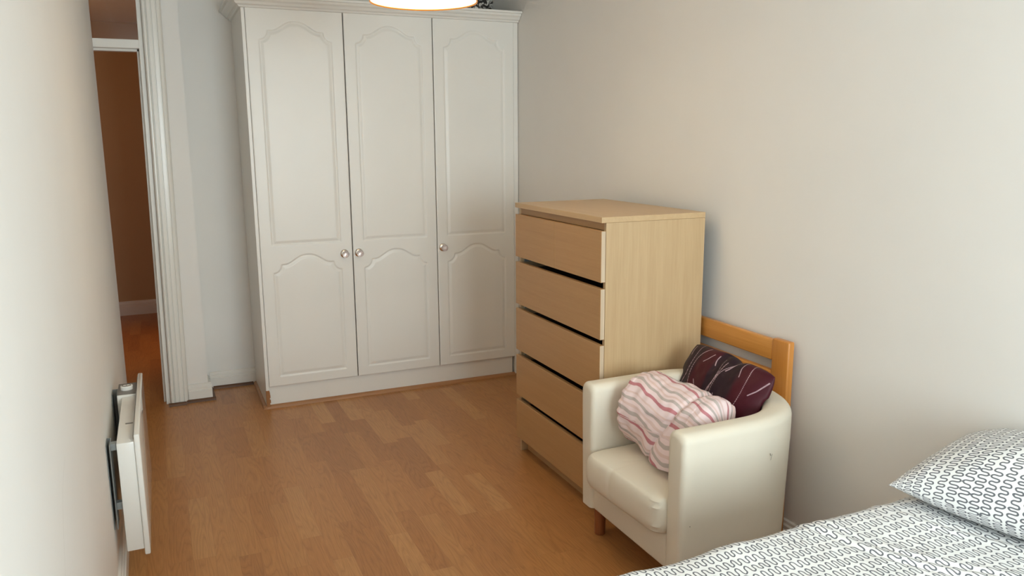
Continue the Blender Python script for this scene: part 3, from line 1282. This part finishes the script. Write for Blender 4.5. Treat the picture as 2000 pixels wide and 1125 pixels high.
# ---- pillow on the bed
def make_pillow():
    w_, h_, th = 0.68, 0.41, 0.235
    n, m = 260, 230
    x, y, hgt, Sx, Ty = pillow_grid(w_, h_, th, n, m, 0.07, 2.4, 0.5)
    wr = np.zeros_like(x)
    for i in range(n):
        for j in range(m):
            wr[i, j] = .006 * fbm(x[i, j] * 9, y[i, j] * 7, 5.0) + .002 * fbm(x[i, j] * 28, y[i, j] * 24, 2.0)
    edge = np.clip(hgt / (th * .2), 0, 1)
    top = np.stack([x, y, hgt * 1.25 + wr * edge], -1)
    bot = np.stack([x, y, np.maximum(-hgt * .65, -.032)], -1)
    arc = lambda a, b_: np.concatenate([[0], np.cumsum(np.hypot(np.diff(a), np.diff(b_)))])
    us = arc(x[:, m // 2], hgt[:, m // 2] * 1.2)
    vs = arc(y[n // 2], hgt[n // 2] * 1.2)
    F = squiggle_field(vs, us, 0.0262, 0.0106, 0.0166, 9).T
    G = squiggle_field(vs, us, 0.0262, 0.0106, 0.0166, 19).T
    # e1 along the pillow (towards the camera side), e2 across it (towards the wall)
    e1 = Vector((.20, -.98, 0.0)).normalized()
    e2 = Vector((.99, .10, .07))
    e2 = (e2 - e1 * e2.dot(e1)).normalized()
    e3 = e2.cross(e1)
    if e3.z < 0:
        e3 = -e3
    tip = Vector((-0.005, 1.085, 0.632))
    cen = tip + e1 * (w_ / 2 * 1.0) + e2 * (h_ / 2 * 1.0)
    R = np.array([list(e1), list(e2), list(e3)])
    P = np.concatenate([top[:, :], bot[:, ::-1][:, 1:-1]], 1)       # ring in v, closed
    W = P.reshape(-1, 3) @ R + np.array(list(cen))
    W[:, 0] = np.where(W[:, 0] > .372, .372 + (W[:, 0] - .372) * .06, W[:, 0])
    me = grid_mesh('pillow', W.reshape(P.shape), closed_v=True)
    A = np.concatenate([F, G[:, ::-1][:, 1:-1]], 1)
    set_attr(me, 'squiggle', A)
    b = bmesh.new()
    b.from_mesh(me)
    bmesh.ops.remove_doubles(b, verts=b.verts[:], dist=2e-5)
    bmesh.ops.recalc_face_normals(b, faces=b.faces[:])
    b.to_mesh(me)
    b.free()
    return me, cen


pm, pc = make_pillow()
pl = link('pillow', pm, M['squiggle'], None, True, pc)
tag(pl, 'plump white pillow with grey squiggle print lying at the head of the bed', 'pillow')


# ---- burgundy cushion leaning on the back of the armchair
def make_cushion():
    w_, h_, th = 0.46, 0.36, 0.13
    n, m = 170, 140
    x, y, hgt, Sx, Ty = pillow_grid(w_, h_, th, n, m, 0.012, 2.6, 0.5)
    x = x * (1 - .055 * Ty ** 6)
    y = y * (1 - .075 * Sx ** 6)
    U, V = (Sx + 1) / 2, (Ty + 1) / 2                       # V = 1 at the top
    # embroidery lines, measured on the cushion face
    Q = np.array([(325, 335), (1032, 560), (870, 905), (90, 690)], float)      # TL TR BR BL
    lines = [[(355, 365), (345, 390), (335, 430)], [(428, 368), (375, 460), (330, 545), (260, 620), (195, 668)],
             [(510, 406), (430, 440), (370, 520), (342, 600), (338, 680), (352, 725)], [(400, 600), (415, 650), (418, 700), (410, 765)],
             [(480, 490), (520, 475), (565, 450)], [(255, 548), (205, 590), (160, 632)], [(588, 520), (593, 490), (605, 460)],
             [(655, 480), (625, 560), (570, 640), (520, 710), (465, 780)], [(690, 500), (600, 600), (540, 660), (515, 712)], [(800, 485), (690, 530), (610, 590), (570, 680), (555, 760), (562, 800)],
             [(605, 685), (607, 740), (602, 800)], [(832, 500), (808, 540), (802, 588)], [(902, 500), (875, 580), (820, 710), (750, 790), (690, 850)],
             [(725, 735), (660, 790), (630, 845)], [(1000, 600), (930, 660), (880, 690)], [(760, 500), (720, 530), (690, 548)]]
    def inv(px, py):
        a, b_ = .5, .5
        for _ in range(20):
            p = Q[3] * (1 - a) * (1 - b_) + Q[2] * a * (1 - b_) + Q[0] * (1 - a) * b_ + Q[1] * a * b_
            da = -Q[3] * (1 - b_) + Q[2] * (1 - b_) - Q[0] * b_ + Q[1] * b_
            db = -Q[3] * (1 - a) - Q[2] * a + Q[0] * (1 - a) + Q[1] * a
            J = np.array([da, db]).T
            d = np.linalg.solve(J, np.array([px, py]) - p)
            a += d[0]
            b_ += d[1]
        return a, b_
    best = np.full(x.shape, .03)
    F = np.stack([(U - .5) * w_, (V - .28 - .5) * h_], -1)
    for ln in lines:
        q = np.array([inv(*p) for p in ln])
        q = np.stack([(q[:, 0] - .5) * w_, (q[:, 1] * .66 + .34 - .28 - .5) * h_], 1)
        # smooth curve through the points
        t = np.linspace(0, 1, len(q))
        tt = np.linspace(0, 1, 60)
        q = np.stack([np.interp(tt, t, q[:, 0]), np.interp(tt, t, q[:, 1])], 1)
        for _ in range(40):
            q[1:-1] = (q[:-2] + 2 * q[1:-1] + q[2:]) / 4
        for p in q:
            best = np.minimum(best, np.hypot(F[..., 0] - p[0], F[..., 1] - p[1]))
    wr = np.zeros_like(x)
    for i in range(n):
        for j in range(m):
            wr[i, j] = .007 * fbm(x[i, j] * 11, y[i, j] * 8, 1.0) + .0025 * fbm(x[i, j] * 30, y[i, j] * 26, 4.0)
    # sagging fold in the upper middle
    sag = np.exp(-((U - .47) / .05) ** 2) * np.clip((V - .45) / .5, 0, 1)
    y2 = y - .010 * np.exp(-((U - .62) / .05) ** 2) * V ** 3 + .004 * np.exp(-((U - .42) / .10) ** 2) * V ** 3
    edge = np.clip(hgt / (th * .15), 0, 1)
    front = np.stack([x, y2, hgt + (wr - .010 * sag) * edge], -1)
    back = np.stack([x, y2, -hgt * .8], -1)
    # local x -> from far to near (-Y); local y -> up the lean; local z -> out of the front (-X, up)
    e1 = Vector((0.0, -1, -0.03)).normalized()
    e2 = Vector((.40, -.02, .92))
    e2 = (e2 - e1 * e2.dot(e1)).normalized()
    e3 = e1.cross(e2)
    if e3.x > 0:
        e3 = -e3
    topc = Vector((.205, 1.955, .722))
    cen = topc - e2 * (h_ / 2 * .95)
    R = np.array([list(e1), list(e2), list(e3)])
    P = np.concatenate([front, back[:, ::-1][:, 1:-1]], 1)
    # narrow the lower half so that it nests in the tub
    W = P.copy()
    k = np.clip((W[..., 1] + h_ / 2) / h_, 0, 1)
    W[..., 0] *= np.where(W[..., 0] > 0, .88 + .12 * k, .95 + .05 * k)
    W = W.reshape(-1, 3) @ R + np.array(list(cen))
    # stay inside the curved back of the tub below its rim
    xx = np.clip(W[:, 0] / .205, 0, .97)
    lim = .232 * (1 - xx ** 2.5) ** .4
    low = np.clip((.64 - W[:, 2]) / .05, 0, 1)
    dy = W[:, 1] - CYM
    over = np.abs(dy) > lim
    W[:, 1] = np.where(over, CYM + np.sign(dy) * (lim * low + np.abs(dy) * (1 - low)), W[:, 1])
    W[:, 2] = np.where((W[:, 2] < .408) & (W[:, 0] < .16), .408 + (W[:, 2] - .408) * .03, W[:, 2])
    me = grid_mesh('scatter_cushion', W.reshape(P.shape), closed_v=True)
    emb = np.concatenate([best, np.full(back[:, ::-1][:, 1:-1].shape[:2], .03)], 1)
    pu = np.concatenate([U, U[:, ::-1][:, 1:-1]], 1)
    set_attr(me, 'embroidery', emb)
    set_attr(me, 'pu', pu)
    b = bmesh.new()
    b.from_mesh(me)
    bmesh.ops.remove_doubles(b, verts=b.verts[:], dist=2e-5)
    bmesh.ops.recalc_face_normals(b, faces=b.faces[:])
    b.to_mesh(me)
    b.free()
    return me, cen


cm, cc = make_cushion()
cu = link('scatter_cushion', cm, M['burgundy'], None, True, cc)
tag(cu, 'burgundy and dark purple cushion with pale embroidered lines leaning on the armchair back', 'cushion')


# ---- rolled striped bedding on the seat
def make_roll():
    nt_, ns = 220, 200
    A = Vector((-0.085, 2.135, 0.535))
    B = Vector((-0.005, 1.735, 0.530))
    ax = (B - A)
    Lr = ax.length
    ax.normalize()
    side = ax.cross(Vector((0, 0, 1))).normalized()      # horizontal, across the roll
    upv = side.cross(ax).normalized()
    P = np.zeros((nt_, ns, 3))
    stripe = np.zeros((nt_, ns))
    sv = np.linspace(0, 1, ns)
    for i in range(nt_):
        th = 2 * PI * i / nt_
        c, s = math.cos(th), math.sin(th)
        for j, q in enumerate(sv):
            # station along the roll: 0..0.14 far cap, 0.86..1 near cap
            if q < .14:
                f = q / .14
                rad, pos = f ** .75, 0.045 * (1 - math.sqrt(max(0, 1 - (1 - f) ** 2))) * -1 + 0.02 * (1 - f) 
                pos = 0.03 * (1 - math.sqrt(max(0, 1 - f * f)))
            elif q > .86:
                f = (1 - q) / .14
                rad, pos = f ** .75, 1
                pos = Lr - 0.04 * (1 - math.sqrt(max(0, 1 - f * f)))
            else:
                g = (q - .14) / .72
                rad, pos = 1.0, 0.03 + g * (Lr - .07)
            g = pos / Lr
            R = 0.142 - 0.020 * g
            lobe = 1 - 0.085 * math.exp(-((g - .62 - .13 * s) / .028) ** 2)         # the tied waist
            ends = 1 - .10 * max(0, (abs(g - .5) - .38) / .12) ** 2
            r = R * rad * lobe * ends
            r += rad * (.006 * fbm(c * 1.6 + 3, s * 1.6, g * 5) + .0035 * fbm(c * 4, s * 4, g * 13 + 2) + .0022 * math.sin(th * 16 + g * 3) * math.exp(-((g - .52) / .09) ** 2))
            if q > .80 or q < .17:
                r += rad * .004 * math.sin(th * 19 + 2 * math.sin(th * 3)) * (1 if q > .86 or q < .14 else .5)
            p = A + ax * pos + side * (c * r) + upv * (s * r * .98)
            # loose lower flap spreading on the seat towards the front
            gg = min(1, max(0, (g - .12) / .62))
            fl = gg * gg * (3 - 2 * gg) * max(0, 1 - abs(math.atan2(math.sin(th - FL), math.cos(th - FL))) / .95)
            p += Vector((-.085, -.005, -.030)) * fl * rad
            if p.z < .403:
                p.z = .403 + (p.z - .403) * .02
            xm = .205 - (.722 - p.z) * .435 - .088
            if p.x > xm:
                p.x = xm + (p.x - xm) * .12
            p.y = min(p.y, 2.157)
            if p.z < .625:
                p.y = max(p.y, 1.692)
            P[i, j] = p
            stripe[i, j] = th / (2 * PI) * 7.0 + .75 * g + .045 * math.sin(g * 13 + th * 2) + .02 * math.sin(g * 31 + th * 5) + (.35 if g > .62 + .13 * s else 0)
            if q < .14 or q > .86:
                stripe[i, j] += 0
    me = grid_mesh('bedding_roll', P, closed_u=True)
    set_attr(me, 'stripe', stripe)
    b = bmesh.new()
    b.from_mesh(me)
    bmesh.ops.remove_doubles(b, verts=b.verts[:], dist=1e-5)
    bmesh.ops.recalc_face_normals(b, faces=b.faces[:])
    b.to_mesh(me)
    b.free()
    return me, (A + B) / 2


FL = 1.78 * PI
rm, rc_ = make_roll()
ro = link('bedding_roll', rm, M['stripes'], None, True, rc_)
tag(ro, 'pink, grey and white striped roll of bedding lying on the armchair seat', 'bedding roll')

# ------------------------------------------------------------------ panel heater on the left wall
ht = empty('panel_heater', (-1.85, 2.85, 0.13), 'white electric panel heater fixed low on the left wall', 'heater')
HY_N, HY_F = 2.50, 3.275
bm = bm_new()
box(bm, -1.872, -1.8185, HY_N + .008, 3.215, 0.155, 0.541, 0.003)
done('body', bm, M['heater'], ht, 'auto')
bm = bm_new()
box(bm, -1.8185, -1.8005, HY_N, HY_F, 0.135, 0.567, 0.005, 3)
done('front_panel', bm, M['heater_front'], ht, 'auto')
bm = bm_new()
box(bm, -1.8215, -1.8185, HY_N + .03, HY_F - .02, 0.54, 0.556, 0.001)
box(bm, -1.850, -1.826, 2.70, 2.712, 0.541, 0.5416)
done('top_grille', bm, [M['heater_grey']], ht)
bm = bm_new()
box(bm, -1.8895, -1.8195, 3.035, 3.20, 0.30, 0.549, 0.004)
cb_ = done('control_box', bm, M['heater'], ht, 'auto')
bm = bm_new()
box(bm, -1.888, -1.823, 3.04, 3.195, 0.549, 0.5505)
done('control_plate', bm, M['heater_grey'], cb_)
bm = bm_new()
lathe(bm, [(.0225, 0), (.0225, .014), (.021, .016), (0, .016)], (-1.856, 3.11, .5505), seg=28, cap=False)
done('dial', bm, M['heater'], cb_, 'auto')
bm = bm_new()
tube(bm, [(-1.856 + .016 * math.cos(a), 3.11 + .016 * math.sin(a), .567) for a in np.linspace(.5, 2 * PI - .2, 24)], .0012, 6)
lathe(bm, [(.003, 0), (.003, .001)], (-1.856, 3.11, .5665), seg=12)
done('dial_marking', bm, M['dark'], cb_)
for yb_ in (2.535, 3.12):
    bm = bm_new()
    x0 = wl(yb_) + .001
    box(bm, x0, x0 + .002, yb_ - .033, yb_ + .045, 0.245, 0.540)
    box(bm, x0, -1.890, yb_ + .041, yb_ + .045, 0.245, 0.540)
    box(bm, -1.8930, -1.890, yb_ - .035, yb_ + .045, 0.245, 0.540, 0.0008)
    if yb_ < 3:
        box(bm, -1.891, -1.871, yb_ - .012, yb_ + .012, 0.305, 0.330)
        box(bm, -1.891, -1.871, yb_ - .012, yb_ + .012, 0.515, 0.5385)
    done('wall_bracket', bm, M['steel'], ht)

# ------------------------------------------------------------------ pendant lamp
LX, LY, LZ, LR = -0.775, 2.50, 1.994, 0.187
lamp = empty('pendant_lamp', (LX, LY, CEIL), 'lit drum-shaded pendant lamp hanging from the ceiling', 'lamp')
bm = bm_new()
fs = lathe(bm, [(LR, LZ + .004), (LR, LZ + .20), (LR - .003, LZ + .20), (LR - .003, LZ + .004), (LR, LZ + .004)], (LX, LY, 0), seg=64, cap=False)
done('lamp_shade', bm, M['shade'], lamp, 'auto')
bm = bm_new()
lathe(bm, [(LR - .0035, LZ + .0025), (LR + .0015, LZ - .001), (LR + .002, LZ + .006), (LR - .001, LZ + .008), (LR - .0035, LZ + .0025)], (LX, LY, 0), seg=64, cap=False)
done('shade_rim', bm, M['rim'], lamp, 'auto')
bm = bm_new()
lathe(bm, [(0, LZ + .006), (LR - .004, LZ + .006), (LR - .004, LZ + .008), (0, LZ + .008)], (LX, LY, 0), seg=64, cap=False)
done('diffuser', bm, M['diffuser'], lamp)
bm = bm_new()
tube(bm, [(LX, LY, LZ + .10), (LX, LY, CEIL - .03)], .004)
for a in (0, 2 * PI / 3, 4 * PI / 3):
    tube(bm, [(LX, LY, LZ + .15), (LX + (LR - .003) * math.cos(a), LY + (LR - .003) * math.sin(a), LZ + .195)], .002, 6)
done('cord', bm, M['white_cloth'], lamp)
bm = bm_new()
lathe(bm, [(.05, 0), (.05, -.012), (.03, -.03), (.006, -.034)], (LX, LY, CEIL), seg=32)
done('ceiling_rose', bm, M['gloss'], lamp, 'auto')
bd = bpy.data.lights.new('bulb_light', 'POINT')
bd.energy = 1.5
bd.color = (1.0, 0.72, 0.42)
bd.shadow_soft_size = 0.035
bo = bpy.data.objects.new('bulb_light', bd)
bo.location = (0, 0, LZ + .10 - CEIL)
bo.parent = lamp
C.objects.link(bo)

# ------------------------------------------------------------------ printed bag on top of the wardrobe
def lump(name, cen, rad, seed, amp=.25, n=48):
    th = np.linspace(0, 2 * PI, n, endpoint=False)
    ph = np.linspace(0.02, PI - .02, n // 2)
    P = np.zeros((n, n // 2, 3))
    for i, t in enumerate(th):
        for j, p in enumerate(ph):
            d = np.array([math.sin(p) * math.cos(t), math.sin(p) * math.sin(t), math.cos(p)])
            k = 1 + amp * fbm(d[0] * 2 + seed, d[1] * 2, d[2] * 2) + .10 * fbm(d[0] * 6 + seed, d[1] * 6, d[2] * 6)
            q = np.array(cen) + d * k * np.array(rad)
            q[2] = max(q[2], 2.2355)
            P[i, j] = q
    return grid_mesh(name, P, closed_u=True)


bg = link('shopping_bag', lump('shopping_bag', (0.155, 4.46, 2.31), (.14, .14, .095), 3.0), M['bag'], None, True, (0.135, 4.47, 2.2355))
tag(bg, 'crumpled black and white printed bag on top of the wardrobe', 'bag')
